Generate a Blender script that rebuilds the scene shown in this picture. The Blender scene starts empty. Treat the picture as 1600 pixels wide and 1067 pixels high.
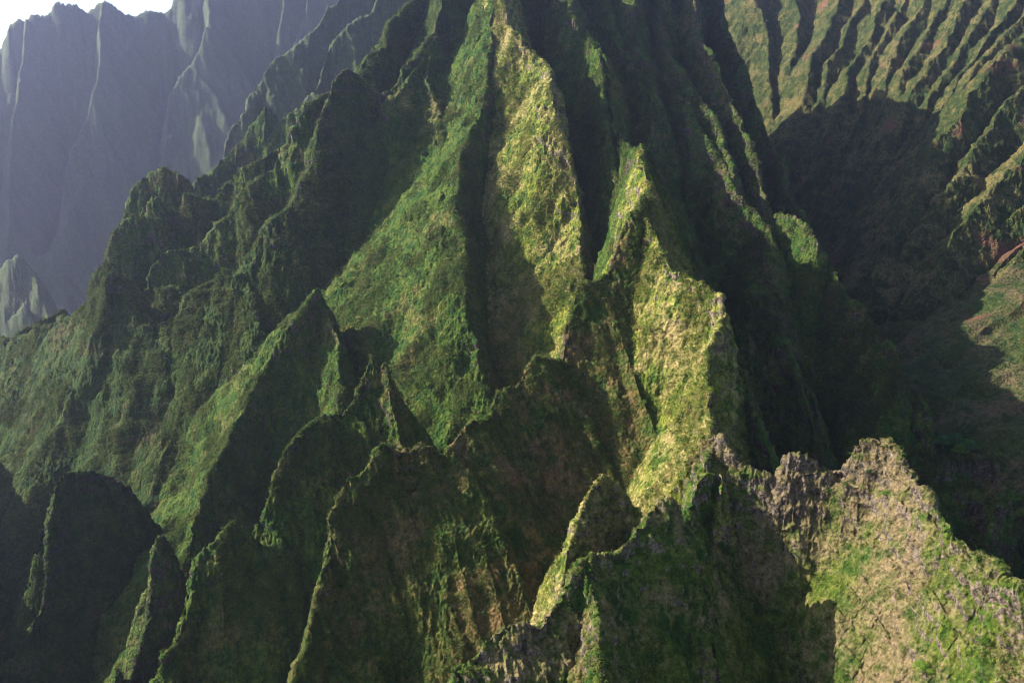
import bpy, math, os
import numpy as np
from mathutils import Vector, Matrix

Q = 1.0      # mesh resolution factor

# ------------------------------------------------------------------ camera
S = bpy.context.scene
CZ = 600.0
PITCH = math.radians(-14.0)
FPX = 800.0 / math.tan(math.radians(30.0))
cam = bpy.data.cameras.new('camera')
cam.angle = math.radians(60.0)
cam.clip_start = 1.0
cam.clip_end = 20000.0
camo = bpy.data.objects.new('camera', cam)
camo.location = (0, 0, CZ)
camo.rotation_euler = (math.radians(90) + PITCH, 0, 0)
S.collection.objects.link(camo)
S.camera = camo

# ------------------------------------------------------------------ light
SUN_AZ = math.radians(-82.0)      # measured from +Y (view direction) towards +X
SUN_EL = math.radians(32.0)
world = bpy.data.worlds.new("World")
S.world = world
world.use_nodes = True
wn = world.node_tree
for n in list(wn.nodes):
    wn.nodes.remove(n)
wo = wn.nodes.new('ShaderNodeOutputWorld')
bg = wn.nodes.new('ShaderNodeBackground')
sky = wn.nodes.new('ShaderNodeTexSky')
sky.sky_type = 'NISHITA'
sky.sun_disc = False
sky.sun_elevation = SUN_EL
sky.sun_rotation = SUN_AZ
sky.altitude = 300
sky.air_density = 1.0
sky.dust_density = 1.5
wn.links.new(sky.outputs[0], bg.inputs[0])
wn.links.new(bg.outputs[0], wo.inputs[0])
bg.inputs[1].default_value = 0.085
sl = bpy.data.lights.new('sun', 'SUN')
sl.energy = 5.0
sl.angle = math.radians(0.5)
sl.color = (1.0, 0.92, 0.78)
so = bpy.data.objects.new('sun', sl)
sd = Vector((math.sin(SUN_AZ) * math.cos(SUN_EL), math.cos(SUN_AZ) * math.cos(SUN_EL), math.sin(SUN_EL)))
so.rotation_euler = sd.to_track_quat('Z', 'Y').to_euler()
so.location = sd * 3000
S.collection.objects.link(so)
S.view_settings.view_transform = 'Standard'
S.view_settings.look = 'None'
S.view_settings.exposure = 1.65
S.view_settings.gamma = 1.0
S.render.engine = 'CYCLES'
S.cycles.use_denoising = True
S.cycles.denoising_input_passes = 'RGB_ALBEDO_NORMAL'
S.cycles.filter_width = 1.1
S.cycles.max_bounces = 4
S.cycles.diffuse_bounces = 1
S.cycles.volume_bounces = 1
S.cycles.transparent_max_bounces = 8

# ------------------------------------------------------------------ helpers
def w(px, py, Y):
    """pixel of the 1600 px wide photograph + distance ahead -> world x, y, z"""
    a = PITCH - math.atan((py - 533.5) / FPX)
    # depth along view axis for forward distance Y at that row
    dy = (py - 533.5) / FPX
    cy = math.cos(PITCH) + dy * math.sin(PITCH)
    cz = math.sin(PITCH) - dy * math.cos(PITCH)
    t = Y / cy
    return ((px - 800) / FPX * t, Y, CZ + cz * t)

rng = np.random.default_rng(7)
T3 = (rng.random((64, 64, 64), dtype=np.float32) * 2 - 1)
T2 = (rng.random((256, 256), dtype=np.float32) * 2 - 1)

def n2(x, y):
    xi = np.floor(x); yi = np.floor(y)
    fx = (x - xi).astype(np.float32); fy = (y - yi).astype(np.float32)
    fx = fx * fx * (3 - 2 * fx); fy = fy * fy * (3 - 2 * fy)
    a = xi.astype(np.int32) & 255; b = yi.astype(np.int32) & 255
    a1 = (a + 1) & 255; b1 = (b + 1) & 255
    return (T2[a, b] * (1 - fx) + T2[a1, b] * fx) * (1 - fy) + (T2[a, b1] * (1 - fx) + T2[a1, b1] * fx) * fy

def n3(x, y, z):
    xi = np.floor(x); yi = np.floor(y); zi = np.floor(z)
    fx = (x - xi).astype(np.float32); fy = (y - yi).astype(np.float32); fz = (z - zi).astype(np.float32)
    fx = fx * fx * (3 - 2 * fx); fy = fy * fy * (3 - 2 * fy); fz = fz * fz * (3 - 2 * fz)
    a = xi.astype(np.int32) & 63; b = yi.astype(np.int32) & 63; c = zi.astype(np.int32) & 63
    a1 = (a + 1) & 63; b1 = (b + 1) & 63; c1 = (c + 1) & 63
    r = 0
    for (A, wx) in ((a, 1 - fx), (a1, fx)):
        for (B, wy) in ((b, 1 - fy), (b1, fy)):
            wxy = wx * wy
            r = r + wxy * (T3[A, B, c] * (1 - fz) + T3[A, B, c1] * fz)
    return r

# ------------------------------------------------------------------ crest lines of the mountains
# (group, slope on the left / near side, slope on the right / far side, roughness, [(px, py, distance) ...])
C = []
def crest(group, sa, sb, jag, pts, far=0.75, flute=0.16):
    W_ = [w(*p) for p in pts]
    if group[0] in 'emb' and pts[0][1] < -52:
        # above the frame these ribs run back almost level
        while pts[1][1] < -52:
            pts = pts[1:]
        a, b = pts[0], pts[1]
        t = (-52 - b[1]) / (a[1] - b[1])
        p0 = w(b[0] + (a[0] - b[0]) * t, -52, b[2] + (a[2] - b[2]) * t)
        p1 = w(*b)
        d = np.array([p0[0] - p1[0], p0[1] - p1[1]]); d /= np.hypot(*d)
        W_ = [(p0[0] + d[0] * 260, p0[1] + d[1] * 260, p0[2] + 25), (p0[0] + d[0] * 120, p0[1] + d[1] * 120, p0[2] + 12), p0] + [w(*p) for p in pts[1:]]
    C.append((group, sa, sb, jag, W_, far, flute))
GROUPS = {}
def group(key, name, label, cat, kind='structure', grp=None):
    GROUPS[key] = (len(GROUPS), name, label, cat, kind, grp)

group('floor', 'valley_floor', 'deep grassy valley floor below the green fluted ridges', 'valley floor')
group('farwall', 'far_cliff', 'tall hazy blue cliff wall with thin vertical ribs under the bright sky', 'cliff')
group('farpin', 'rock_pinnacle', 'small pale hazy pointed pinnacle standing before the foot of the far cliff', 'pinnacle', 'thing')
group('hazyr1', 'hazy_ridge', 'long hazy ridge with a thin bright rim, slanting before the far cliff', 'ridge')
group('hazyr2', 'hazy_ridge', 'shorter green tinged hazy ridge between the rimmed ridge and the knobs', 'ridge')
group('a31', 'knobby_ridge', 'hazy crooked ridge with a small pale peak behind the mossy knobs', 'ridge')
group('a32', 'mossy_hillock', 'largest rounded mossy knob, against the far blue cliff', 'rock knob', 'thing')
group('a33', 'knobby_ridge', 'low saddle ridge with two small humps behind the rounded knobs', 'ridge')
group('a34', 'mossy_hillock', 'dome shaped mossy knob just below the largest rounded knob', 'rock knob', 'thing')
group('a35', 'knobby_ridge', 'stepped mossy ridge climbing from the dome knob to the round tower', 'ridge')
group('a36', 'rock_ledge', 'low brown rocky ledge behind the crest at the left edge', 'ledge')
group('a', 'left_ridge', 'long dark green ridge with a broad mossy face above the left edge', 'ridge')
group('off', 'added_shade_ridge', 'added unseen green ridge beyond the left edge that shades the ravine', 'ridge')
group('l5', 'rib_ridge', 'grassy rib with a sharp cone top and a sunlit left edge', 'ridge')
group('mpillar', 'pillar_ridge', 'grey green upright pillar with a sunlit left edge above the mossy bowl', 'pillar')
group('mrib', 'curved_rib', 'long curved rib with a wide grassy left face and a black right side', 'ridge')
group('mrightrib', 'rocky_rib', 'grey rocky rib right of the sunlit buttress, ending at the knife edge peak', 'ridge')
group('mback', 'dark_rib', 'dark rib behind the grey rocky rib at the top of the view', 'ridge')
group('spine', 'knife_ridge', 'jagged knife edge ridge with a bright yellow green sunlit face', 'ridge')
group('rocky', 'rocky_ridge', 'jagged pinkish grey rock ridge running to the bottom right corner', 'ridge')
group('buttress', 'buttress', 'tall tapering sunlit green buttress with a black cleft on its left', 'buttress')
group('l1', 'bowl_ridge', 'crooked ridge enclosing the brown grassy bowl, with a thin sunlit edge', 'ridge')
group('l2', 'spired_ridge', 'dark ridge with a needle peak on top and a thin sunlit left edge', 'ridge')
group('l2spire', 'rock_spire', 'slim dark spire right beside the needle peak', 'rock spire', 'thing')
group('l3', 'rock_needle', 'slim dark rock needle rising alone from the black ravine', 'rock spire', 'thing')
group('l3b', 'rock_stub', 'tiny dark rock stub at the bottom of the black ravine', 'rock spire', 'thing')
group('l4', 'rock_tower', 'broad flat topped mossy rock tower in the dark ravine', 'rock tower', 'thing')
group('f1', 'front_ridge', 'nearest ridge of pinkish rock with pinnacles and a dark green right face', 'ridge')
group('f0', 'bushy_pinnacle', 'rounded bushy pinnacle beside the brown bowl', 'pinnacle', 'thing')
group('e1', 'shadow_ridge', 'dark ridge with a rough brown crest just behind the sunlit knife edge', 'ridge')
group('e2', 'shadow_ridge', 'longest dark ridge descending to the valley floor by the round trees', 'ridge')
group('e3', 'shadow_ridge', 'outermost smooth green ridge bounding the dark valley', 'ridge')
group('e4', 'shadow_ridge', 'short dark green rib between the brown crested ridge and the longest ridge', 'ridge')
group('e5', 'shadow_ridge', 'narrow dark rib hugging the back of the knife edge peak', 'ridge')
group('e6', 'shadow_ridge', 'small dark fin at the shaded foot of the sunlit knife edge', 'ridge')
group('g', 'rock_cone', 'dark cone shaped rock spire in the shadow behind the sunlit knife edge', 'rock spire', 'thing')
group('w', 'valley_wall', 'fluted green valley wall with sunlit upper ribs', 'cliff')
group('out', 'rock_outcrop', 'dark rock outcrop standing on the grassy slope beside the round tree', 'rock', 'thing')

# far hazy wall
crest('farwall', 2.2, 2.0, 6, [(-420,60,2945),(-200,60,3177),(-60,100,3332),(8,78,3410),(20,38,3425),(45,20,3448),(60,17,3464),(88,6,3495),(110,11,3518),(120,15,3530),(138,26,3549),(160,4,3572),(178,14,3592),(195,27,3611),(225,12,3642),(268,19,3689),(278,9,3701),(290,4,3712),(292,-25,3720),(340,-60,3782),(480,-120,3968),(700,-200,4185),(900,-240,4340)], 1.0, 0.05)
crest('farwall', 1.6, 1.6, 10, [(-500,110,6045),(-200,80,5890),(-60,100,5890),(6,72,5735),(40,90,5735)],1.0)
crest('farwall', 5.0, 1.2, 2, [(160,5,3557),(156,60,3448),(152,125,3355),(135,180,3247),(115,235,3154),(100,300,3061),(90,360,2968),(62,412,2875),(20,470,2782),(-60,560,2627)], 1.0, 0.04)
crest('farwall', 5.0, 1.2, 2, [(322,0,3673),(322,38,3565),(302,100,3472),(280,124,3425),(262,165,3363),(262,205,3293),(250,250,3224),(225,290,3146),(190,350,3038)], 1.0, 0.04)
crest('farwall', 5.0, 1.2, 2, [(300,108,3495),(312,140,3418),(316,200,3340),(318,270,3247),(316,330,3170)], 1.0, 0.04)
crest('farwall', 5.0, 1.2, 2, [(40,20,3425),(35,100,3317),(14,210,3115),(14,350,2898),(0,460,2743),(-30,560,2588)], 1.0, 0.04)
crest('farwall', 5.0, 1.2, 2, [(448,-90,3890),(440,20,3720),(436,60,3642),(430,150,3518),(428,230,3394)], 1.0, 0.04)
crest('farwall', 5.0, 1.2, 2, [(500,-110,3952),(478,0,3751),(462,80,3627),(470,150,3503),(480,220,3379)], 1.0, 0.04)
crest('farpin', 2.4, 2.4, 3, [(-60,480,2236),(-10,440,2210),(12,415,2210),(28,402,2203),(45,422,2197),(62,450,2171),(80,480,2145),(90,540,2080)])
crest('farpin', 2.4, 2.4, 3, [(0,530,2145),(20,490,2132),(35,473,2132),(52,500,2119),(60,540,2080)])
# hazy diagonal ridges
crest('hazyr1', 4.0, 1.6, 3, [(600,-110,2392),(560,-50,2262),(520,10,2131),(502,30,2088),(472,62,2030),(460,78,2001),(440,92,1979),(410,120,1935),(377,170,1877),(353,212,1834),(350,248,1798),(345,300,1740),(340,360,1682)], 1.0)
crest('hazyr2', 4.0, 1.8, 3, [(640,-70,1924),(590,0,1820),(560,22,1781),(545,45,1755),(520,70,1729),(503,105,1690),(480,150,1638),(466,180,1599),(450,230,1560)], 1.0)
# rounded knobs
crest('a31', 3.4, 1.8, 3, [(600,60,1400),(520,150,1377),(460,180,1366),(442,192,1360),(428,175,1357),(415,164,1355),(402,180,1352),(388,200,1349),(385,222,1344),(366,233,1338),(352,250,1327),(345,249,1321),(325,272,1304),(312,281,1293),(298,281,1276),(285,300,1265)], 0.9)
crest('a32', 3.4, 2.0, 2, [(330,300,1080),(308,298,1085),(296,276,1090),(278,262,1092),(258,262,1090),(236,268,1085),(222,278,1080),(206,298,1072),(197,318,1065),(193,345,1055),(180,400,1040),(150,480,1000)], 0.9)
crest('a33', 3.4, 2.0, 2, [(430,230,1060),(400,245,1050),(375,262,1040),(352,292,1032),(340,312,1025),(318,312,1020),(300,302,1018),(288,303,1016),(280,322,1012),(272,334,1010),(256,326,1008),(246,314,1006),(238,308,1004),(228,325,1000),(222,345,995)], 0.9)
crest('a34', 3.4, 2.2, 2, [(265,380,960),(258,360,962),(240,347,964),(222,338,964),(205,337,962),(190,345,960),(178,358,956),(165,385,950),(158,405,945),(135,440,938),(122,470,930),(112,500,915)], 0.9)
crest('a35', 3.4, 2.0, 2, [(560,120,1060),(520,140,1040),(500,150,1030),(470,165,1010),(455,200,1000),(440,235,990),(425,262,980),(402,282,970),(375,302,962),(360,322,958),(350,340,950),(330,352,945),(318,372,938),(300,392,930),(262,392,922),(250,396,918),(240,412,912),(234,435,905),(228,470,895)], 0.9)
crest('a36', 3.4, 2.2, 2, [(100,485,1005),(90,492,1000),(60,503,990),(30,520,980),(5,545,965)], 0.9)
# left ridge with its broad face
crest('a', 1.6, 2.2, 4, [(700,-60,1180),(690,0,1110),(680,55,1060),(655,90,1030),(636,114,1010),(622,140,1000),(606,152,990),(592,148,985),(578,138,980),(567,118,976),(552,108,972),(535,114,965),(520,140,955),(508,170,945),(497,195,935),(490,230,925),(480,258,918),(468,292,908),(450,315,900),(430,345,890),(412,368,882),(404,385,876),(398,405,868),(385,425,860),(368,428,858),(350,428,862),(332,432,864),(312,444,862),(295,455,860),(280,475,856),(268,488,852),(252,484,850),(235,465,852),(215,445,856),(200,430,858),(186,424,858),(172,430,852),(160,445,860),(140,470,870),(112,490,884),(60,515,912),(0,532,950),(-90,560,1000),(-260,620,1080)], 0.8, 0.06)
crest('a', 1.6, 2.0, 3, [(700,-80,1240),(650,-10,1170),(625,15,1140),(606,30,1120),(600,50,1100),(595,75,1085),(575,82,1070),(560,90,1060),(552,110,1050)], 0.9)
# rib with cone
crest('l5', 1.2, 2.6, 3, [(510,520,800),(502,480,790),(497,458,775),(490,450,765),(480,462,755),(462,490,745),(430,560,730),(400,620,705),(370,670,680),(345,720,655),(325,760,640),(315,775,632),(308,800,620),(295,845,600),(285,880,585),(275,930,565)], 0.8)
crest('l5', 2.4, 2.6, 3, [(493,452,768),(512,500,745),(525,560,715),(530,610,690)], 0.8)
# massif: pillars and ribs
crest('mpillar', 1.5, 1.8, 4, [(760,-190,1330),(735,-100,1230),(700,-20,1130),(682,30,1090),(672,110,1020),(682,190,960),(690,240,920)], 0.8)
crest('mpillar', 1.0, 1.5, 2, [(686,55,1065),(665,95,1030),(648,125,1005),(620,155,985),(612,158,975)], 0.8)
crest('mrib', 1.1, 2.9, 3, [(860,-240,1500),(820,-120,1230),(790,-20,1080),(778,10,1040),(765,90,980),(752,165,930),(735,205,900),(722,245,865),(715,290,830),(718,370,785),(724,450,745),(738,530,712),(752,590,688),(760,640,668),(763,700,640)], 0.8, 0.07)
crest('buttress', 1.5, 3.6, 3, [(800,-60,1080),(798,0,1030),(820,60,980),(842,95,950),(860,130,895),(872,180,860),(884,250,832),(893,320,810),(902,390,775),(905,440,750),(900,500,720),(885,560,690),(875,620,660)], 0.9, 0.07)
crest('mrightrib', 3.3, 2.6, 3, [(880,-150,1270),(888,-40,1110),(896,20,1060),(915,50,1035),(938,95,1000),(955,150,960),(965,180,935),(980,218,880),(990,236,830),(997,236,780),(1003,225,715),(1007,240,698)], 0.8)
crest('mrightrib', 2.7, 2.6, 3, [(915,50,1035),(935,120,975),(955,190,910),(968,250,850),(975,310,800),(972,370,750)], 0.8)
crest('mback', 1.6, 2.4, 3, [(920,-150,1330),(940,-30,1200),(962,30,1130),(985,90,1070),(1003,150,1010),(1015,200,960),(1024,235,920),(1040,280,880)], 0.8)
# summit mass above the frame
# spine
crest('spine', 4.2, 3.0, 3, [(1004,235,700),(1010,248,650),(1013,262,640),(1010,290,628),(1000,330,615),(1005,338,609)], 0.9)
crest('spine', 1.9, 3.0, 3, [(1000,330,615),(1010,345,605),(1025,365,592),(1032,392,578),(1048,412,565),(1075,424,550),(1100,440,538),(1122,462,525),(1134,486,513),(1125,515,500),(1106,550,485),(1100,600,465),(1098,650,445),(1100,680,432)], 0.85)
crest('rocky', 1.9, 3.0, 4, [(1100,680,432),(1122,690,424),(1140,708,418),(1160,726,414),(1182,744,410),(1200,742,408),(1216,728,408),(1230,716,408),(1250,711,406),(1275,720,403),(1292,728,401),(1312,722,400),(1330,703,398),(1352,688,396),(1378,684,393),(1400,692,388),(1412,710,380),(1420,728,372),(1440,760,358),(1460,795,343),(1490,825,328),(1530,860,313),(1570,900,299),(1610,940,286),(1700,1030,262),(1800,1130,235)], 0.85)
crest('spine', 2.4, 3.0, 3, [(1110,690,428),(1115,720,418),(1128,770,400),(1120,830,385)], 0.9)
# bowl ridge
crest('l1', 4.5, 1.25, 4, [(1008,300,622),(1000,325,612),(985,335,606),(972,352,600),(962,385,592),(948,420,582),(930,436,576),(912,445,572),(900,455,568),(890,485,560),(880,515,552),(872,545,544),(868,562,540),(858,566,534),(848,556,530),(832,558,526),(820,575,520),(805,595,514),(785,607,508),(768,620,502),(758,640,496),(750,655,491),(738,650,487),(726,652,483),(716,672,478),(705,698,470),(692,708,466),(676,695,463),(660,692,461),(645,700,460),(628,703,458),(612,694,455),(602,694,453),(592,710,450),(582,730,446),(570,744,442),(552,748,439),(542,765,435),(530,795,429),(518,825,424),(510,850,418),(502,890,410),(492,930,401),(480,970,393),(470,1010,384),(458,1060,372),(445,1120,356)], 0.8)
crest('l1', 2.2, 2.4, 3, [(870,562,540),(850,600,522),(838,650,505),(835,690,492),(830,725,482)], 0.9)
crest('l1', 2.0, 2.0, 3, [(745,655,488),(748,690,476),(742,730,463)], 0.9)
# spired ridge
crest('l2', 4.5, 1.6, 4, [(590,600,634),(588,575,630),(582,560,626),(576,575,622),(566,600,617),(555,630,610),(535,642,603),(515,650,598),(500,650,593),(490,652,589),(475,664,584),(458,672,578),(448,686,573),(440,705,568),(428,730,561),(420,765,554),(408,800,547),(395,825,542),(388,835,538),(380,825,535),(370,814,533),(355,820,527),(338,845,520),(315,870,515),(300,888,510),(290,930,499),(280,970,489),(270,1005,480),(258,1035,471),(245,1070,462),(220,1120,449)], 0.8)
crest('l2spire', 3.2, 3.2, 2, [(603,564,622),(609,590,616),(617,625,606),(625,660,596),(632,700,585)], 0.9)
crest('l3', 3.6, 3.6, 2, [(275,880,570),(262,850,565),(252,836,560),(244,838,556),(240,870,551),(238,910,545),(230,960,536),(220,1000,528),(208,1040,521),(195,1080,513)], 0.8)
crest('l3b', 3.6, 3.6, 2, [(200,1075,500),(188,1048,498),(178,1040,496),(172,1060,492)], 0.8)
crest('l4', 4.5, 2.6, 2, [(200,760,660),(170,745,650),(140,738,644),(115,736,640),(98,738,637),(88,748,633),(84,790,623),(82,840,611),(75,890,599),(62,940,587),(45,980,578),(20,1020,567),(-10,1050,559),(-60,1090,547)], 0.8)
# front ridge
crest('f1', 2.6, 1.6, 3, [(1105,700,425),(1098,725,412),(1090,760,398),(1078,800,384),(1066,822,376),(1058,800,370),(1052,784,366),(1040,784,362),(1028,795,358),(1010,812,352),(990,835,346),(970,856,340),(955,866,336),(935,864,331),(918,866,327),(905,878,323),(892,900,316),(880,925,308),(868,942,303),(855,960,298),(845,974,297),(828,970,295),(805,972,294),(785,982,292),(765,996,290),(750,1012,288),(728,1030,286),(705,1052,284),(690,1072,282),(650,1130,276)], 0.9)
crest('f1', 1.1, 3.2, 2, [(1055,792,365),(1070,840,367),(1085,880,357),(1098,930,345),(1105,990,330),(1112,1067,312)], 0.9)
crest('f1', 2.0, 2.2, 2, [(905,878,323),(920,915,312),(932,950,300),(942,1000,286),(945,1067,268)], 0.9)
crest('f0', 2.6, 2.2, 2, [(1010,800,392),(1000,785,394),(985,770,396),(968,756,397),(952,748,396),(938,752,393),(925,770,388),(915,790,382),(905,812,375),(893,840,366),(880,880,353),(872,915,343),(865,945,334)], 0.9)
# shadowed ridges behind the spine
crest('e1', 2.4, 2.2, 4, [(960,-120,1430),(985,20,1200),(1008,105,1070),(1030,118,1050),(1052,142,1025),(1072,180,995),(1095,222,960),(1115,255,930),(1128,272,915),(1150,285,890),(1172,318,865),(1188,326,850),(1200,370,830),(1212,420,780),(1228,465,760),(1236,510,740),(1250,560,720),(1268,610,700),(1285,660,680),(1300,715,660),(1310,770,640)], 0.8)
crest('e2', 2.4, 3.4, 3, [(1060,-120,1420),(1085,0,1220),(1105,60,1140),(1130,135,1060),(1155,200,990),(1172,250,940),(1190,300,910),(1208,330,880),(1230,335,855),(1252,355,830),(1270,378,810),(1290,405,810),(1308,436,785),(1322,458,765),(1345,478,745),(1360,500,730),(1380,522,710),(1395,545,695),(1408,585,675),(1425,612,683),(1445,632,668),(1452,660,658),(1458,700,642),(1463,740,626),(1467,790,606)], 0.8)
crest('e3', 2.6, 4.0, 3, [(1100,-120,1520),(1120,0,1320),(1140,60,1240),(1165,110,1170),(1190,180,1100),(1205,235,1050),(1225,275,1010),(1245,320,970),(1262,350,940),(1276,386,910),(1290,430,870)], 0.8)
crest('e4', 2.4, 2.2, 3, [(1010,-100,1305),(1035,40,1145),(1058,95,1085),(1085,150,1025),(1110,200,975),(1130,250,930),(1150,290,895)], 0.8)
crest('e5', 2.4, 2.2, 3, [(975,-60,1230),(1000,60,1090),(1015,140,1010),(1022,200,950),(1030,260,890),(1045,310,840),(1062,360,790),(1085,420,740),(1100,480,700)], 0.8)
crest('e6', 2.6, 2.8, 3, [(1128,530,548),(1150,560,534),(1168,590,518),(1180,630,498),(1195,680,476),(1208,730,455)], 0.9)
crest('g', 2.4, 2.6, 2, [(1150,500,712),(1165,460,708),(1175,440,704),(1186,437,700),(1196,455,692),(1212,490,680),(1228,525,668),(1240,555,656),(1252,600,640),(1266,650,625),(1282,700,610),(1292,740,596)], 0.8)
# right-hand valley wall
crest('w', 2.8, 1.5, 8, [(1180,-170,2300),(1300,-200,2250),(1450,-190,2150),(1600,-180,1980),(1800,-150,1750),(2000,-100,1500),(2200,50,1200)], 1.0)
W1 = [
 [(1160,-150,2250),(1175,-40,2050),(1195,60,1900),(1205,150,1780),(1215,240,1670)],
 [(1330,-150,2150),(1320,-40,1950),(1295,40,1830),(1282,65,1790),(1250,160,1690),(1232,260,1590),(1235,330,1520)],
 [(1400,-150,2080),(1385,-20,1850),(1360,60,1750),(1320,120,1680),(1298,190,1610),(1282,260,1540),(1270,340,1460)],
 [(1450,-150,2020),(1445,0,1760),(1420,40,1700),(1395,90,1640),(1380,170,1560),(1345,230,1500),(1320,300,1430),(1300,370,1370),(1300,420,1310)],
 [(1540,-150,1900),(1520,-30,1700),(1490,50,1600),(1450,110,1530),(1420,160,1470),(1390,230,1400),(1370,300,1340),(1340,370,1270),(1325,430,1210)],
 [(1620,-150,1800),(1590,-10,1600),(1550,50,1520),(1500,120,1440),(1470,170,1390),(1430,250,1310),(1400,320,1240),(1370,390,1180),(1345,450,1120)],
 [(1720,-130,1660),(1660,0,1450),(1600,55,1360),(1560,90,1320),(1520,140,1270),(1480,200,1210),(1450,260,1160),(1420,330,1100),(1395,400,1050),(1370,470,1010)],
 [(1800,-80,1560),(1720,100,1260),(1660,180,1170),(1600,230,1110),(1560,280,1080),(1530,330,1040),(1490,370,1010),(1450,420,980),(1425,480,950)],
 [(1950,0,1380),(1820,200,1140),(1700,300,1040),(1640,360,1000),(1590,410,970),(1550,450,950),(1530,480,935)],
]
for q in W1:
    crest('w', 1.25, 1.5, 2.5, q, 1.0, 0.10)
for q, q2 in zip(W1, W1[1:]):          # lesser flutes between
    for f, dy in ((0.5, 14),):
        k = min(len(q), len(q2))
        crest('w', 1.25, 1.4, 2, [tuple(a * (1 - f) + b * f + (dy if n == 2 else 0) for n, (a, b) in enumerate(zip(q[i], q2[i]))) for i in range(k)], 1.0, 0.10)
# valley floor spurs
crest('floor', .45, .5, 2, [(1750,380,1050),(1600,440,960),(1500,500,900),(1440,560,860),(1410,600,840)], 1.0)
crest('floor', .45, .5, 2, [(1800,520,900),(1650,570,830),(1560,620,790),(1480,690,750)], 1.0)
crest('floor', .45, .5, 2, [(1850,700,700),(1700,730,680),(1600,740,670),(1540,760,660)], 1.0)
crest('floor', .45, .5, 2, [(1850,900,560),(1700,860,570),(1600,835,580),(1550,815,590)], 1.0)
crest('out', 3.8, 3.0, 2, [(1468,735,558),(1478,720,560),(1490,713,561),(1515,708,562),(1540,712,560),(1552,728,555),(1558,760,546),(1552,800,535),(1540,840,525)], 1.0)

# added ridge, unseen left of the frame, put in to shade the lower ravine
C.append(('off', 2.2, 2.6, 4, [(-690, 1000, CZ - 225), (-650, 860, CZ - 235), (-590, 740, CZ - 235), (-555, 640, CZ - 240), (-530, 540, CZ - 245), (-500, 440, CZ - 255), (-450, 330, CZ - 270)], 1.0, 0.1))
# ------------------------------------------------------------------ height field
def axis_u():
    core = np.arange(-0.70, 0.70, 0.00105 / Q)
    side = [0.70]
    st = 0.0012 / Q
    while side[-1] < 2.2:
        st *= 1.04
        side.append(side[-1] + st)
    side = np.array(side[1:])
    return np.concatenate([-side[::-1], core, side])
U = axis_u()
YS = [170.0]
while YS[-1] < 6200:
    y = YS[-1]
    k = 0.0013 if y < 1300 else (0.0018 if y < 2000 else (0.0024 if y < 3800 else 0.008))
    YS.append(y * (1 + k / Q))
YS = np.array(YS)
nx, ny = len(U), len(YS)
X = (YS[:, None] * U[None, :]).astype(np.float32)
Y = np.repeat(YS[:, None], nx, 1).astype(np.float32)
# domain warp
amp = np.clip(Y / 600.0, 0.45, 1.7)
WX = X + amp * (5.0 * n2(X / 55 + 3, Y / 55) + 2.0 * n2(X / 17, Y / 17 + 9) + 0.8 * n2(X / 6.3, Y / 6.3 + 40))
WY = Y + amp * (5.0 * n2(X / 55 + 31, Y / 55 + 77) + 2.0 * n2(X / 17 + 50, Y / 17 + 90) + 0.8 * n2(X / 6.3 + 11, Y / 6.3 + 140))
# base ground: deep ravines left, rising grass slope at right
Z = 50 + 0.05 * (np.minimum(Y, 1100) - 600) - 0.36 * np.maximum(Y - 1100, 0) + 0 * X
right = np.clip((X - 230) / 100, 0, 1)
Zr = CZ - 240 + 0.46 * (X - 400) + 0.05 * (Y - 800) - 0.02 * np.abs(Y - 800)
Zr = np.where(Y < 420, Zr - (420 - Y) * 0.3, Zr)
Z = Z * (1 - right) + Zr * right
Z = Z + 10 * n2(X / 90, Y / 90) + 4 * n2(X / 30, Y / 30)
G = np.zeros(Z.shape, np.int8)
CI = np.full(Z.shape, -1, np.int16)
CD = np.full(Z.shape, 200, np.float32)
FL = rng.random((64, 4096)).astype(np.float32) * 2 - 1

def smooth_poly(P, step):
    P = np.array(P, float)
    out = []
    n = len(P)
    for i in range(n - 1):
        p0, p1, p2, p3 = P[max(i - 1, 0)], P[i], P[i + 1], P[min(i + 2, n - 1)]
        L = np.hypot(*(p2 - p1)[:2]) + abs(p2[2] - p1[2]) * 0.3
        k = max(1, int(L / step))
        for j in range(k):
            t = j / k
            q = 0.5 * ((2 * p1) + (-p0 + p2) * t + (2 * p0 - 5 * p1 + 4 * p2 - p3) * t * t + (-p0 + 3 * p1 - 3 * p2 + p3) * t ** 3)
            out.append(0.65 * q + 0.35 * (p1 + (p2 - p1) * t))
    out.append(P[-1])
    return np.array(out)

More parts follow.
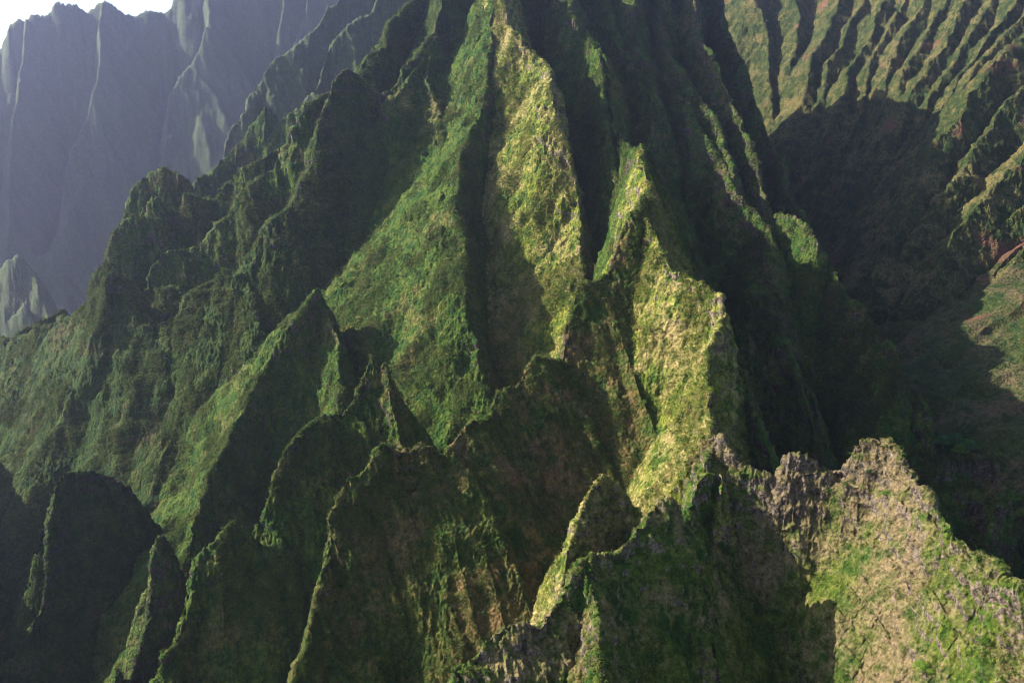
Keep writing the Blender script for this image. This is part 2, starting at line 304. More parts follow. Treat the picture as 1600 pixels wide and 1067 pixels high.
sp_ = np.array([c[4] for c in C if c[0] == 'spine'][1])
SPY, SPX = sp_[::-1, 1], sp_[::-1, 0]
crng = np.random.default_rng(3)
for ci, (g, sa, sb, jag, P, far, flute) in enumerate(C):
    gid = GROUPS[g][0]
    ym = np.mean([p[1] for p in P])
    step = max(5.0, ym / 75)
    P = smooth_poly(P, step)
    n = len(P)
    P[:, 2] += crng.normal(0, 1, n) * jag * 0.50 * (min(ym, 1200) / 900) ** 0.5 * (0.3 + 1.2 * crng.random(n) ** 2)
    P[1:-1, 0] += crng.normal(0, 1, n - 2) * jag * 0.22 * ym / 900
    fr = FL[ci % 64]
    # peaks and notches of a long crest fade out down its sides
    seg = np.hypot(*np.diff(P[:, :2], axis=0).T)
    arc = np.concatenate([[0], np.cumsum(seg)])
    if g in ('a', 'mrib', 'l1', 'l2', 'f1', 'spine', 'rocky', 'buttress', 'farwall') and arc[-1] > 120:
        sg = 0.10 * ym * (0.5 if g == 'farwall' else 1)
        W_ = np.exp(-0.5 * ((arc[:, None] - arc[None, :]) / sg) ** 2)
        # smooth about the straight trend so that the ends stay put
        tr_ = np.polyval(np.polyfit(arc, P[:, 2], 2), arc)
        ZS = (W_ @ (P[:, 2] - tr_)) / W_.sum(1) + tr_
    else:
        ZS = P[:, 2].copy()
    dec = 0.045 * ym
    wid = 0.5 + ym / 1300
    s0 = 0.0
    smin = min(sa, sb)
    for i in range(n - 1):
        a, b = P[i], P[i + 1]
        d = b[:2] - a[:2]
        L = max(np.hypot(*d), 0.01)
        d = d / L
        nrm = np.array([-d[1], d[0]])
        if nrm @ np.array([-1, -0.3]) < 0:
            nrm = -nrm
        zt = max(a[2], b[2])
        zlow = -600 if g[:3] in ('far', 'haz') else 0
        R = min(1100.0 if g == 'farwall' else (600.0 if g[:3] == 'haz' else 420.0), (zt - zlow) / (smin * far * 0.85) + 5)
        x0, x1 = min(a[0], b[0]) - R, max(a[0], b[0]) + R
        y0, y1 = min(a[1], b[1]) - R, max(a[1], b[1]) + R
        j0, j1 = np.searchsorted(YS, [y0, y1])
        if j1 - j0 < 2:
            continue
        ylo, yhi = max(YS[j0], 1), YS[min(j1, ny - 1)]
        i0 = np.searchsorted(U, min(x0 / ylo, x0 / yhi)); i1 = np.searchsorted(U, max(x1 / ylo, x1 / yhi))
        if i1 - i0 < 2:
            continue
        sl_ = (slice(j0, j1), slice(i0, i1))
        rx = WX[sl_] - a[0]; ry = WY[sl_] - a[1]
        t = rx * d[0] + ry * d[1]
        p = rx * nrm[0] + ry * nrm[1]
        tc = np.clip(t, 0, L)
        al = t - tc
        zc = a[2] + (b[2] - a[2]) / L * tc
        s = np.where(p > 0, sa, sb).astype(np.float32)
        # outside the ends the ground falls steeply only at true ends
        cap = 3.0
        d2 = np.sqrt((s * p) ** 2 + (np.maximum(cap, s) * al) ** 2)
        w_ = wid * smin
        drop = np.sqrt(d2 * d2 + w_ * w_) - w_
        D = 70.0 * smin
        drop = np.where(drop > D, D + (drop - D) * far, drop)
        u = (s0 + tc)
        f = np.interp(u / 22.0, np.arange(4096), fr) + 0.5 * np.interp(u / 9.0 + 500, np.arange(4096), fr)
        side = np.where(p > 0, 1.0, -1.0)
        drop = drop * (1 + flute * f * side * np.minimum(1, np.abs(p) / 25.0))
        if g == 'l1':
            drop = drop + 4.0 * np.maximum(0, X[sl_] - np.interp(Y[sl_], SPY, SPX) - 4)
        if ZS[i] != a[2] or ZS[i + 1] != b[2]:
            zs = ZS[i] + (ZS[i + 1] - ZS[i]) / L * tc
            zc = zs + (zc - zs) * np.exp(-np.maximum(np.abs(p) - 4, 0) / dec)
        h = zc - drop
        cur = Z[sl_]
        m = h > cur
        cur[m] = h[m]
        G[sl_][m] = gid
        CI[sl_][m] = ci
        CD[sl_][m] = np.sqrt(p * p + al * al)[m]
        s0 += L
Z = Z.astype(np.float32)

# broad unevenness of the far slopes
fa = np.clip((Y - 900) / 500, 0, 1) * np.where(G == GROUPS['w'][0], 0.4, 1.0)
Z = Z + fa * (14 * n2(X / 120 + 5, Y / 120) + 8 * n2(X / 47, Y / 47 + 8) + 3.5 * n2(X / 19 + 60, Y / 19))

gl = (G == 0) & (X > 200)
gul = 9 * (1 - 2 * np.abs(n2((X + 12 * n2(X / 60, Y / 60)) / 170, (Y - 0.35 * X + 10 * n2(X / 50 + 3, Y / 50)) / 34))) + 3 * (1 - 2 * np.abs(n2(X / 70 + 9, (Y - 0.35 * X + 6 * n2(X / 30, Y / 30)) / 13)))
Z = np.where(gl, Z + gul * np.clip((X - 200) / 80, 0, 1), Z)
fw = G == GROUPS['farwall'][0]
Z = np.where(fw, Z + 20 * n2((X + 0.5 * Y) / 75, Y / 330) + 9 * n2((X + 0.5 * Y) / 30 + 5, Y / 150) + 5 * n2(X / 40, Y / 40), Z)
# ------------------------------------------------------------------ materials
def N(nt, t, **kw):
    n = nt.nodes.new(t)
    for k, v in kw.items():
        setattr(n, k, v)
    return n
def ramp(nt, src, stops):
    r = N(nt, 'ShaderNodeValToRGB')
    els = r.color_ramp.elements
    while len(els) < len(stops): els.new(0.5)
    for e, (p, c) in zip(els, stops):
        e.position = p
        e.color = (c[0], c[1], c[2], 1) if not isinstance(c, (int, float)) else (c, c, c, 1)
    nt.links.new(src, r.inputs[0])
    return r.outputs[0]
def noise(nt, vec, scale, detail=4, rough=0.55):
    n = N(nt, 'ShaderNodeTexNoise')
    n.inputs['Scale'].default_value = scale
    n.inputs['Detail'].default_value = detail
    n.inputs['Roughness'].default_value = rough
    nt.links.new(vec, n.inputs['Vector'])
    return n.outputs['Fac']
def mix(nt, f, a, b, mode='MIX'):
    m = N(nt, 'ShaderNodeMix', data_type='RGBA', blend_type=mode)
    for s, v in ((m.inputs[0], f), (m.inputs[6], a), (m.inputs[7], b)):
        if isinstance(v, (int, float)): s.default_value = v
        elif isinstance(v, tuple): s.default_value = (v[0], v[1], v[2], 1)
        else: nt.links.new(v, s)
    return m.outputs[2]
def math_(nt, op, a, b=0.0, clamp=False):
    m = N(nt, 'ShaderNodeMath', operation=op); m.use_clamp = clamp
    for s, v in ((m.inputs[0], a), (m.inputs[1], b)):
        if isinstance(v, (int, float)): s.default_value = v
        else: nt.links.new(v, s)
    return m.outputs[0]

def terrain_mat(name, green_a, green_b, dry, rock, rockiness, dryness, red=0.0):
    m = bpy.data.materials.new(name)
    m.use_nodes = True
    nt = m.node_tree
    nt.nodes.clear()
    out = N(nt, 'ShaderNodeOutputMaterial')
    bs = N(nt, 'ShaderNodeBsdfPrincipled')
    bs.inputs['Roughness'].default_value = 0.9
    bs.inputs['Specular IOR Level'].default_value = 0.15
    nt.links.new(bs.outputs[0], out.inputs[0])
    geo = N(nt, 'ShaderNodeNewGeometry')
    pos = geo.outputs['Position']
    sep = N(nt, 'ShaderNodeSeparateXYZ'); nt.links.new(geo.outputs['Normal'], sep.inputs[0])
    big = noise(nt, pos, 0.02, 3)
    mid = noise(nt, pos, 0.09, 5, 0.6)
    fine = noise(nt, pos, 0.30, 5, 0.65)
    tiny = noise(nt, pos, 0.8, 3, 0.7)
    # strata: position squashed so the noise runs in horizontal beds
    mp = N(nt, 'ShaderNodeMapping'); mp.inputs['Scale'].default_value = (0.03, 0.03, 0.28)
    nt.links.new(pos, mp.inputs[0])
    strat = noise(nt, mp.outputs[0], 1.0, 4, 0.6)
    mv = N(nt, 'ShaderNodeMapping'); mv.inputs['Scale'].default_value = (0.26, 0.26, 0.035)
    nt.links.new(pos, mv.inputs[0])
    streak = noise(nt, mv.outputs[0], 1.0, 4, 0.6)
    mid2 = math_(nt, 'ADD', math_(nt, 'MULTIPLY', mid, 0.6), math_(nt, 'MULTIPLY', streak, 0.4))
    g = mix(nt, ramp(nt, mid2, [(0.42, 0.0), (0.58, 1.0)]), green_a, green_b)
    dr = math_(nt, 'ADD', math_(nt, 'ADD', math_(nt, 'MULTIPLY', big, 0.8), math_(nt, 'ADD', math_(nt, 'MULTIPLY', fine, 0.45), math_(nt, 'MULTIPLY', mid, 0.6))), dryness - 1.4)
    dr = math_(nt, 'MULTIPLY', dr, 5.0, True)
    c = mix(nt, dr, g, dry)
    # rock where steep, in beds
    st = math_(nt, 'SUBTRACT', 1.0, sep.outputs[2])
    rk = math_(nt, 'ADD', math_(nt, 'MULTIPLY', st, 0.7), math_(nt, 'MULTIPLY', strat, 0.75))
    rk = math_(nt, 'ADD', rk, math_(nt, 'MULTIPLY', fine, 0.35))
    rk = math_(nt, 'ADD', rk, math_(nt, 'MULTIPLY', mid, 0.5))
    ad = N(nt, 'ShaderNodeAttribute', attribute_name='crest_distance')
    nr = N(nt, 'ShaderNodeMapRange'); nr.inputs[1].default_value = 2; nr.inputs[2].default_value = 34
    nr.inputs[3].default_value = 0.22; nr.inputs[4].default_value = -0.10
    nt.links.new(ad.outputs['Fac'], nr.inputs[0])
    rk = math_(nt, 'ADD', rk, nr.outputs[0])
    rk = math_(nt, 'ADD', rk, rockiness - 1.68)
    rk = math_(nt, 'MULTIPLY', rk, 7.0, True)
    rc = mix(nt, ramp(nt, math_(nt, 'ADD', math_(nt, 'MULTIPLY', tiny, 0.5), math_(nt, 'MULTIPLY', streak, 0.5)), [(0.42, 0.0), (0.58, 1.0)]), tuple(v * 0.5 for v in rock), tuple(v * 1.2 for v in rock))
    c = mix(nt, rk, c, rc)
    if red > 0:
        rd = math_(nt, 'MULTIPLY', math_(nt, 'SUBTRACT', noise(nt, pos, 0.012, 4, 0.6), 1 - red), 12.0, True)
        c = mix(nt, rd, c, (0.13, 0.06, 0.04))
    var = ramp(nt, math_(nt, 'ADD', math_(nt, 'MULTIPLY', tiny, 0.5), math_(nt, 'MULTIPLY', fine, 0.5)), [(0.36, 0.38), (0.64, 1.6)])
    c = mix(nt, 1.0, c, var, 'MULTIPLY')
    nt.links.new(c, bs.inputs['Base Color'])
    vo = N(nt, 'ShaderNodeTexVoronoi', feature='F1'); vo.inputs['Scale'].default_value = 0.45
    nt.links.new(pos, vo.inputs['Vector'])
    hgt = math_(nt, 'ADD', math_(nt, 'MULTIPLY', vo.outputs['Distance'], -0.6), math_(nt, 'ADD', math_(nt, 'MULTIPLY', fine, 0.9), math_(nt, 'ADD', math_(nt, 'MULTIPLY', tiny, 0.45), math_(nt, 'MULTIPLY', streak, 0.5))))
    bp = N(nt, 'ShaderNodeBump'); bp.inputs['Strength'].default_value = 0.9; bp.inputs['Distance'].default_value = 2.6
    nt.links.new(hgt, bp.inputs['Height'])
    nt.links.new(bp.outputs[0], bs.inputs['Normal'])
    return m
GA, GB = (0.014, 0.047, 0.004), (0.055, 0.085, 0.008)
M = {}
M['moss'] = terrain_mat('moss_slope', GA, GB, (0.10, 0.085, 0.024), (0.078, 0.064, 0.05), 0.12, 0.44)
M['left'] = terrain_mat('left_face_shade_moss', (0.011, 0.036, 0.004), (0.036, 0.056, 0.006), (0.06, 0.05, 0.018), (0.05, 0.044, 0.046), 0.12, 0.42)  # moss colours darkened to stand for shade on the left face
M['bowl'] = terrain_mat('brown_bowl_slope', (0.022, 0.048, 0.006), (0.065, 0.075, 0.012), (0.115, 0.075, 0.028), (0.09, 0.074, 0.058), 0.10, 0.52)
M['lit'] = terrain_mat('sunlit_tone_scrub', (0.035, 0.07, 0.007), (0.155, 0.17, 0.02), (0.23, 0.18, 0.07), (0.15, 0.12, 0.09), 0.18, 0.53)  # yellow green scrub; on the buttress the lighter colour stands for sunlight
M['dark'] = terrain_mat('ravine_moss', (0.020, 0.055, 0.008), (0.065, 0.085, 0.014), (0.10, 0.075, 0.034), (0.082, 0.066, 0.054), 0.20, 0.44)
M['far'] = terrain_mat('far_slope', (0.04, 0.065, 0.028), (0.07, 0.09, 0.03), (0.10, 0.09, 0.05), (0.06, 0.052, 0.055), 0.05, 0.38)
M['wall'] = terrain_mat('valley_wall_grass', (0.014, 0.030, 0.007), (0.045, 0.055, 0.012), (0.11, 0.09, 0.032), (0.05, 0.04, 0.042), 0.0, 0.50, 0.38)
M['floor'] = terrain_mat('valley_grass', (0.016, 0.034, 0.007), (0.038, 0.054, 0.011), (0.08, 0.062, 0.03), (0.06, 0.05, 0.045), -0.2, 0.50, 0.40)
M['mossrock'] = terrain_mat('near_mossy_rock', (0.018, 0.05, 0.005), (0.075, 0.10, 0.011), (0.15, 0.11, 0.05), (0.145, 0.115, 0.088), 0.24, 0.46)
M['pink'] = terrain_mat('front_ridge_rock', (0.028, 0.06, 0.006), (0.09, 0.11, 0.012), (0.145, 0.108, 0.055), (0.125, 0.098, 0.074), 0.31, 0.56)
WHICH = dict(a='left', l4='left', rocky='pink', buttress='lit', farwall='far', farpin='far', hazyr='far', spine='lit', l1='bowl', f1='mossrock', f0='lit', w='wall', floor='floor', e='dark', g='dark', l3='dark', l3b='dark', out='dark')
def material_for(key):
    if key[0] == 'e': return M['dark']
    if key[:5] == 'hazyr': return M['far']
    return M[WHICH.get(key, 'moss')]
# ------------------------------------------------------------------ surface relief
# horizontal lava beds: treads and risers, broken up by noise
lay = n2(X / 70 + 7, Y / 70 + 3) * 10 + n2(X / 21 + 7, Y / 21 + 3) * 3.0
msk = np.clip(n2(X / 60 + 90, Y / 60 + 55) * 1.5 + 0.6, 0, 1) * np.where(G == GROUPS['l1'][0], 0.35, 1.0)
for lam, a in ((23.0, 3.6), (7.5, 1.3)):
    ph = (Z + lay) / lam
    fr_ = ph - np.floor(ph)
    saw = np.where(fr_ < 0.7, fr_ / 0.7, (1 - fr_) / 0.3) - 0.5
    Z = Z + a * saw * msk
# gradient for normals
Zy = np.gradient(Z, axis=0) / np.maximum(np.gradient(YS)[:, None], 1e-3)
Zx = np.gradient(Z, axis=1) / np.maximum(np.gradient(U)[None, :] * YS[:, None], 1e-3)
# convert d/dY at const u into world gradient
gy = Zy - Zx * U[None, :]
nrm_l = np.sqrt(Zx ** 2 + gy ** 2 + 1)
NX, NY, NZ = (-Zx / nrm_l).astype(np.float32), (-gy / nrm_l).astype(np.float32), (1 / nrm_l).astype(np.float32)
sc = np.clip(Y / 450.0, 0.7, 4.0)
det = np.zeros(Z.shape, np.float32)
# craggy near the crests, smoother on the grassy slopes below
near = np.exp(-CD / (14 + Y / 60)).astype(np.float32)
patch = np.clip(n2(X / 33 + 4, Y / 33 + 70) * 1.6, 0, 1)
rough = np.clip(0.30 + 0.75 * near + 0.35 * patch, 0, 1.15)
c1, s1 = math.cos(0.6), math.sin(0.6)
XR, YR, ZR = X * c1 - Y * s1 + 0.35 * Z, X * s1 + Y * c1 - 0.28 * Z, Z * 0.9 + 0.3 * X - 0.25 * Y
wx_ = 2.2 * n3(XR / 11, YR / 11 + 7, ZR / 11)
def billow(l, off):
    return np.abs(n3((XR + wx_) / l + off, (YR - wx_) / l + off * 2, ZR / l + off * 3)) * 2 - 0.6
det += 4.0 * np.clip(CD / 15, 0, 1) * n3(XR / 37 + 3, YR / 37, ZR / 37)
det += 2.4 * (0.5 + 0.5 * rough) * n3(XR / 19, YR / 19, ZR / 19)
det += 1.5 * rough * n3(XR / 9.3 + 5, YR / 9.3, ZR / 7.0)
for l, a in ((8.5, 1.2), (4.6, 1.3), (2.3, 0.95), (1.2, 0.5)):
    k = np.clip(l / (Y * 0.0016), 0, 1)      # leave out what the mesh cannot carry
    det -= a * rough * billow(l, l * 7) * k
# upright cracks in the steep rock
st_ = np.clip(1.2 - NZ * 1.6, 0, 1) * rough
XC, YC = X * c1 - Y * s1 + wx_, X * s1 + Y * c1 + 0.7 * wx_
det -= 1.5 * st_ * np.clip(1 - 4 * np.abs(n3(XC / 6.1, YC / 6.1, (Z + 3 * wx_) / 31)), 0, 1)
det -= 0.9 * st_ * np.clip(1 - 4 * np.abs(n3(XC / 2.9 + 9, YC / 2.9, (Z - 2 * wx_) / 13)), 0, 1)
fl = (G == 0) | (G == GROUPS['farwall'][0])
det = np.where(fl, det * 0.45, det)
PX = X + NX * det
PY = Y + NY * det
PZ = Z + NZ * det

def grid_mesh(name, mask):
    """all faces whose first corner belongs to mask"""
    f = mask[:-1, :-1]
    jj, ii = np.nonzero(f)
    a = jj * nx + ii
    quads = np.stack([a, a + 1, a + nx + 1, a + nx], 1)
    used, inv = np.unique(quads, return_inverse=True)
    inv = inv.reshape(-1).astype(np.int32)
    me = bpy.data.meshes.new(name)
    me.vertices.add(len(used))
    co = np.stack([PX.ravel()[used], PY.ravel()[used], PZ.ravel()[used]], 1).astype(np.float32)
    me.vertices.foreach_set('co', co.ravel())
    nf = len(quads)
    me.loops.add(nf * 4)
    me.loops.foreach_set('vertex_index', inv)
    me.polygons.add(nf)
    me.polygons.foreach_set('loop_start', np.arange(0, nf * 4, 4, dtype=np.int32))
    me.polygons.foreach_set('loop_total', np.full(nf, 4, np.int32))
    at = me.attributes.new('crest_distance', 'FLOAT', 'POINT')
    at.data.foreach_set('value', CD.ravel()[used])
    me.update(calc_edges=True)
    me.shade_smooth()
    return me

#MATERIALS
def tag(o, label, cat, kind=None, grp=None):
    o['label'] = label
    if cat: o['category'] = cat
    if kind: o['kind'] = kind
    if grp: o['group'] = grp

for key, (gid, name, label, cat, kind, grp) in GROUPS.items():
    mask = G == gid
    if not mask[:-1, :-1].any():
        print('EMPTY', key); continue
    me = grid_mesh(name, mask)
    o = bpy.data.objects.new(name, me)
    S.collection.objects.link(o)
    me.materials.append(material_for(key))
    tag(o, label, cat, kind if kind == 'structure' else None, grp)
# ------------------------------------------------------------------ haze
def haze():
    me = bpy.data.meshes.new('haze')
    x0, x1, y0, y1, z0, z1 = -9500, 9500, -60, 7200, -1900, 1900
    v = [(x, y, z) for x in (x0, x1) for y in (y0, y1) for z in (z0, z1)]
    f = [(0,1,3,2),(4,6,7,5),(0,4,5,1),(2,3,7,6),(0,2,6,4),(1,5,7,3)]
    me.from_pydata(v, [], f); me.update()
    o = bpy.data.objects.new('haze', me); S.collection.objects.link(o)
    m = bpy.data.materials.new('valley_haze'); m.use_nodes = True
    nt = m.node_tree; nt.nodes.clear()
    out = N(nt, 'ShaderNodeOutputMaterial'); pv = N(nt, 'ShaderNodeVolumePrincipled')
    pv.inputs['Color'].default_value = (0.60, 0.64, 1.0, 1)
    pv.inputs['Density'].default_value = 0.00006
    pv.inputs['Anisotropy'].default_value = 0.72
    nt.links.new(pv.outputs[0], out.inputs['Volume'])
    me.materials.append(m)
    tag(o, 'pale blue backlit haze filling the valley air', 'haze', 'stuff')
haze()
# ------------------------------------------------------------------ low scrub (uncountable)
Zel = (PZ - CZ) / np.maximum(PY, 1)
cmx = np.maximum.accumulate((Z - CZ) / YS[:, None], axis=0)
VIS = ((Z - CZ) / YS[:, None] > cmx - 3.0 / YS[:, None]) & (np.abs(U)[None, :] < 0.66)
ROWPX = 1067  # only to leave out what lies far below the view
prng = np.random.default_rng(11)

def leaf_clump(seed, n, flat=0.75):
    g = np.random.default_rng(seed)
    V, F = [], []
    lobes = [(g.normal(0, 0.38), g.normal(0, 0.38), g.uniform(0.1, 0.45), g.uniform(0.35, 0.6)) for _ in range(5)]
    for k in range(n):
        lx, ly, lz, lr = lobes[k % 5]
        d = g.normal(0, 1, 3); d[2] = abs(d[2]) * 0.9 - 0.15; d /= np.linalg.norm(d)
        p = np.array([lx, ly, lz]) + d * lr * g.uniform(0.75, 1.08)
        p[2] *= flat
        a = g.normal(0, 1, 3); a -= a @ d * d * 0.6; a /= np.linalg.norm(a)
        b = np.cross(d, a); b /= np.linalg.norm(b) + 1e-6
        s = g.uniform(0.13, 0.25)
        i = len(V)
        V += [p - a * s, p - b * s * 0.6, p + a * s, p + b * s * 0.6]
        F.append((i, i + 1, i + 2, i + 3))
    me = bpy.data.meshes.new('scrub_leaves')
    me.from_pydata([tuple(v) for v in V], [], F); me.update()
    return me

def leaf_mat(name, dark, mid_, dry, sc=0.05):
    m = bpy.data.materials.new(name); m.use_nodes = True
    nt = m.node_tree; nt.nodes.clear()
    out = N(nt, 'ShaderNodeOutputMaterial'); bs = N(nt, 'ShaderNodeBsdfPrincipled')
    bs.inputs['Roughness'].default_value = 0.75
    bs.inputs['Specular IOR Level'].default_value = 0.2
    tr = N(nt, 'ShaderNodeBsdfTranslucent'); mx = N(nt, 'ShaderNodeMixShader'); mx.inputs[0].default_value = 0.25
    oi = N(nt, 'ShaderNodeObjectInfo'); geo = N(nt, 'ShaderNodeNewGeometry')
    big = noise(nt, geo.outputs['Position'], sc, 3)
    f = math_(nt, 'ADD', math_(nt, 'MULTIPLY', oi.outputs['Random'], 0.55), math_(nt, 'MULTIPLY', big, 0.9))
    c = ramp(nt, f, [(0.35, dark), (0.68, mid_), (0.98, dry)])
    nt.links.new(c, bs.inputs['Base Color']); nt.links.new(c, tr.inputs[0])
    nt.links.new(bs.outputs[0], mx.inputs[1]); nt.links.new(tr.outputs[0], mx.inputs[2])
    nt.links.new(mx.outputs[0], out.inputs[0])
    return m

def scrub(name, label, keys, count, mats, smin, smax, wmin=0.25, wfun=None, ymax=1400):
    ids = [v[0] for k, v in GROUPS.items() if any(k == q or (q[-1] == '*' and k.startswith(q[:-1])) for q in keys)]
    ok = np.isin(G, ids) & VIS & (Y < ymax) & (NZ > wmin)
    ok[:-1] &= True
    jj, ii = np.nonzero(ok)
    if len(jj) == 0: return
    # equal chance per slope area, more where the scrub noise is high
    area = (YS[jj] ** 2) / np.maximum(NZ[jj, ii], 0.2)
    x, y, z = PX[jj, ii], PY[jj, ii], PZ[jj, ii]
    pat = np.clip(0.2 + 2.0 * n2(x / 14, y / 14) + 0.8 * n2(x / 4, y / 4), 0.01, 2)
    pr = pat * area * (0.4 + NZ[jj, ii]) * (450.0 / y) ** 1.0
    pr *= 0.3 + near[jj, ii]
    pr /= pr.sum()
    sel = prng.choice(len(jj), size=min(count, len(jj) // 3), replace=False, p=pr)
    x, y, z = x[sel], y[sel], z[sel]
    s = prng.uniform(smin, smax, len(sel)) * (0.7 + 0.6 * prng.random(len(sel)) ** 3) * np.clip(y / 500, 0.75, 1.7)
    me = bpy.data.meshes.new(name)
    me.vertices.add(len(sel))
    me.vertices.foreach_set('co', np.stack([x, y, z - 0.15 * s], 1).astype(np.float32).ravel())
    a = me.attributes.new('size', 'FLOAT', 'POINT'); a.data.foreach_set('value', s.astype(np.float32))
    r_ = me.attributes.new('turn', 'FLOAT_VECTOR', 'POINT')
    # lean outwards from the slope
    tx = -NY[jj[sel], ii[sel]] * 0.7; ty = NX[jj[sel], ii[sel]] * 0.7
    r_.data.foreach_set('vector', np.stack([tx, ty, prng.uniform(0, 6.28, len(sel))], 1).astype(np.float32).ravel())
    k = me.attributes.new('kind_index', 'INT', 'POINT'); k.data.foreach_set('value', prng.integers(0, 3, len(sel)).astype(np.int32))
    me.update()
    o = bpy.data.objects.new(name, me); S.collection.objects.link(o)
    col = bpy.data.collections.new(name + '_leaves')
    for q in range(3):
        lm = leaf_clump(q + len(name), 34)
        lm.materials.append(mats)
        lo = bpy.data.objects.new('leaf_clump', lm)
        col.objects.link(lo)
    ng = bpy.data.node_groups.new(name + '_scatter', 'GeometryNodeTree')
    ng.interface.new_socket('Geometry', in_out='INPUT', socket_type='NodeSocketGeometry')
    ng.interface.new_socket('Geometry', in_out='OUTPUT', socket_type='NodeSocketGeometry')
    gi = ng.nodes.new('NodeGroupInput'); go = ng.nodes.new('NodeGroupOutput')
    ip = ng.nodes.new('GeometryNodeInstanceOnPoints')
    ci_ = ng.nodes.new('GeometryNodeCollectionInfo')
    ci_.inputs['Collection'].default_value = col
    ci_.inputs['Separate Children'].default_value = True
    ci_.inputs['Reset Children'].default_value = True
    def attr(nm, dt):
        n = ng.nodes.new('GeometryNodeInputNamedAttribute'); n.data_type = dt
        n.inputs['Name'].default_value = nm
        return n.outputs['Attribute']
    L = ng.links.new
    L(gi.outputs[0], ip.inputs['Points'])
    L(ci_.outputs[0], ip.inputs['Instance'])
    ip.inputs['Pick Instance'].default_value = True
    L(attr('kind_index', 'INT'), ip.inputs['Instance Index'])
    L(attr('turn', 'FLOAT_VECTOR'), ip.inputs['Rotation'])
    L(attr('size', 'FLOAT'), ip.inputs['Scale'])
    L(ip.outputs[0], go.inputs[0])
    md = o.modifiers.new('scatter', 'NODES'); md.node_group = ng
    tag(o, label, 'scrub', 'stuff')
    return o

LM_lit = leaf_mat('dry_scrub_leaves', (0.035, 0.08, 0.008), (0.15, 0.18, 0.02), (0.28, 0.22, 0.08))  # dry scrub leaves; their paler colour paints sunlight on the buttress
LM_moss = leaf_mat('green_scrub_leaves', (0.02, 0.055, 0.006), (0.06, 0.10, 0.012), (0.13, 0.12, 0.035))
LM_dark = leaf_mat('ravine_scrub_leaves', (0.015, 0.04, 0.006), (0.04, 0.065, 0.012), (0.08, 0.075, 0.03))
K = Q * Q
LM_dry = leaf_mat('tan_scrub_leaves', (0.05, 0.09, 0.01), (0.16, 0.15, 0.03), (0.26, 0.20, 0.09))
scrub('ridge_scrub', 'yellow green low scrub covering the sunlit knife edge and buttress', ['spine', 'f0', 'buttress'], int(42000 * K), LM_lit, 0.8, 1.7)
scrub('dry_scrub', 'tan dry low scrub growing on the pinkish front ridges', ['f1', 'rocky'], int(20000 * K), LM_dry, 0.6, 1.3)
scrub('slope_scrub', 'green low scrub covering the left ridges and the central slopes', ['l1', 'l2', 'l2spire', 'l5', 'a', 'm*', 'a3*'], int(100000 * K), LM_moss, 0.8, 1.6)
scrub('ravine_scrub', 'dark green scrub on the shaded spires and ridges', ['l3', 'l3b', 'l4', 'e*', 'g', 'out'], int(40000 * K), LM_dark, 0.8, 1.7)

LM_bush = leaf_mat('bushy_leaves', (0.02, 0.06, 0.008), (0.045, 0.10, 0.012), (0.09, 0.14, 0.02))
scrub('undergrowth', 'darker green taller undergrowth dotted over the ridges', ['spine', 'rocky', 'f1', 'f0', 'l1', 'l2', 'buttress', 'm*', 'l5'], int(5000 * K), LM_bush, 1.5, 2.8, wmin=0.35)

# ------------------------------------------------------------------ single trees, bushes and the bird
def ground(px, py, y0=200):
    """where the sight line through a pixel meets the ground"""
    for j in range(int(np.searchsorted(YS, y0)), ny):
        x, y, z = w(px, py, YS[j])
        i = min(max(int(np.searchsorted(U, x / y)), 0), nx - 1)
        if Z[j, i] > z:
            return Vector((float(PX[j, i]), float(PY[j, i]), float(PZ[j, i])))
    return None

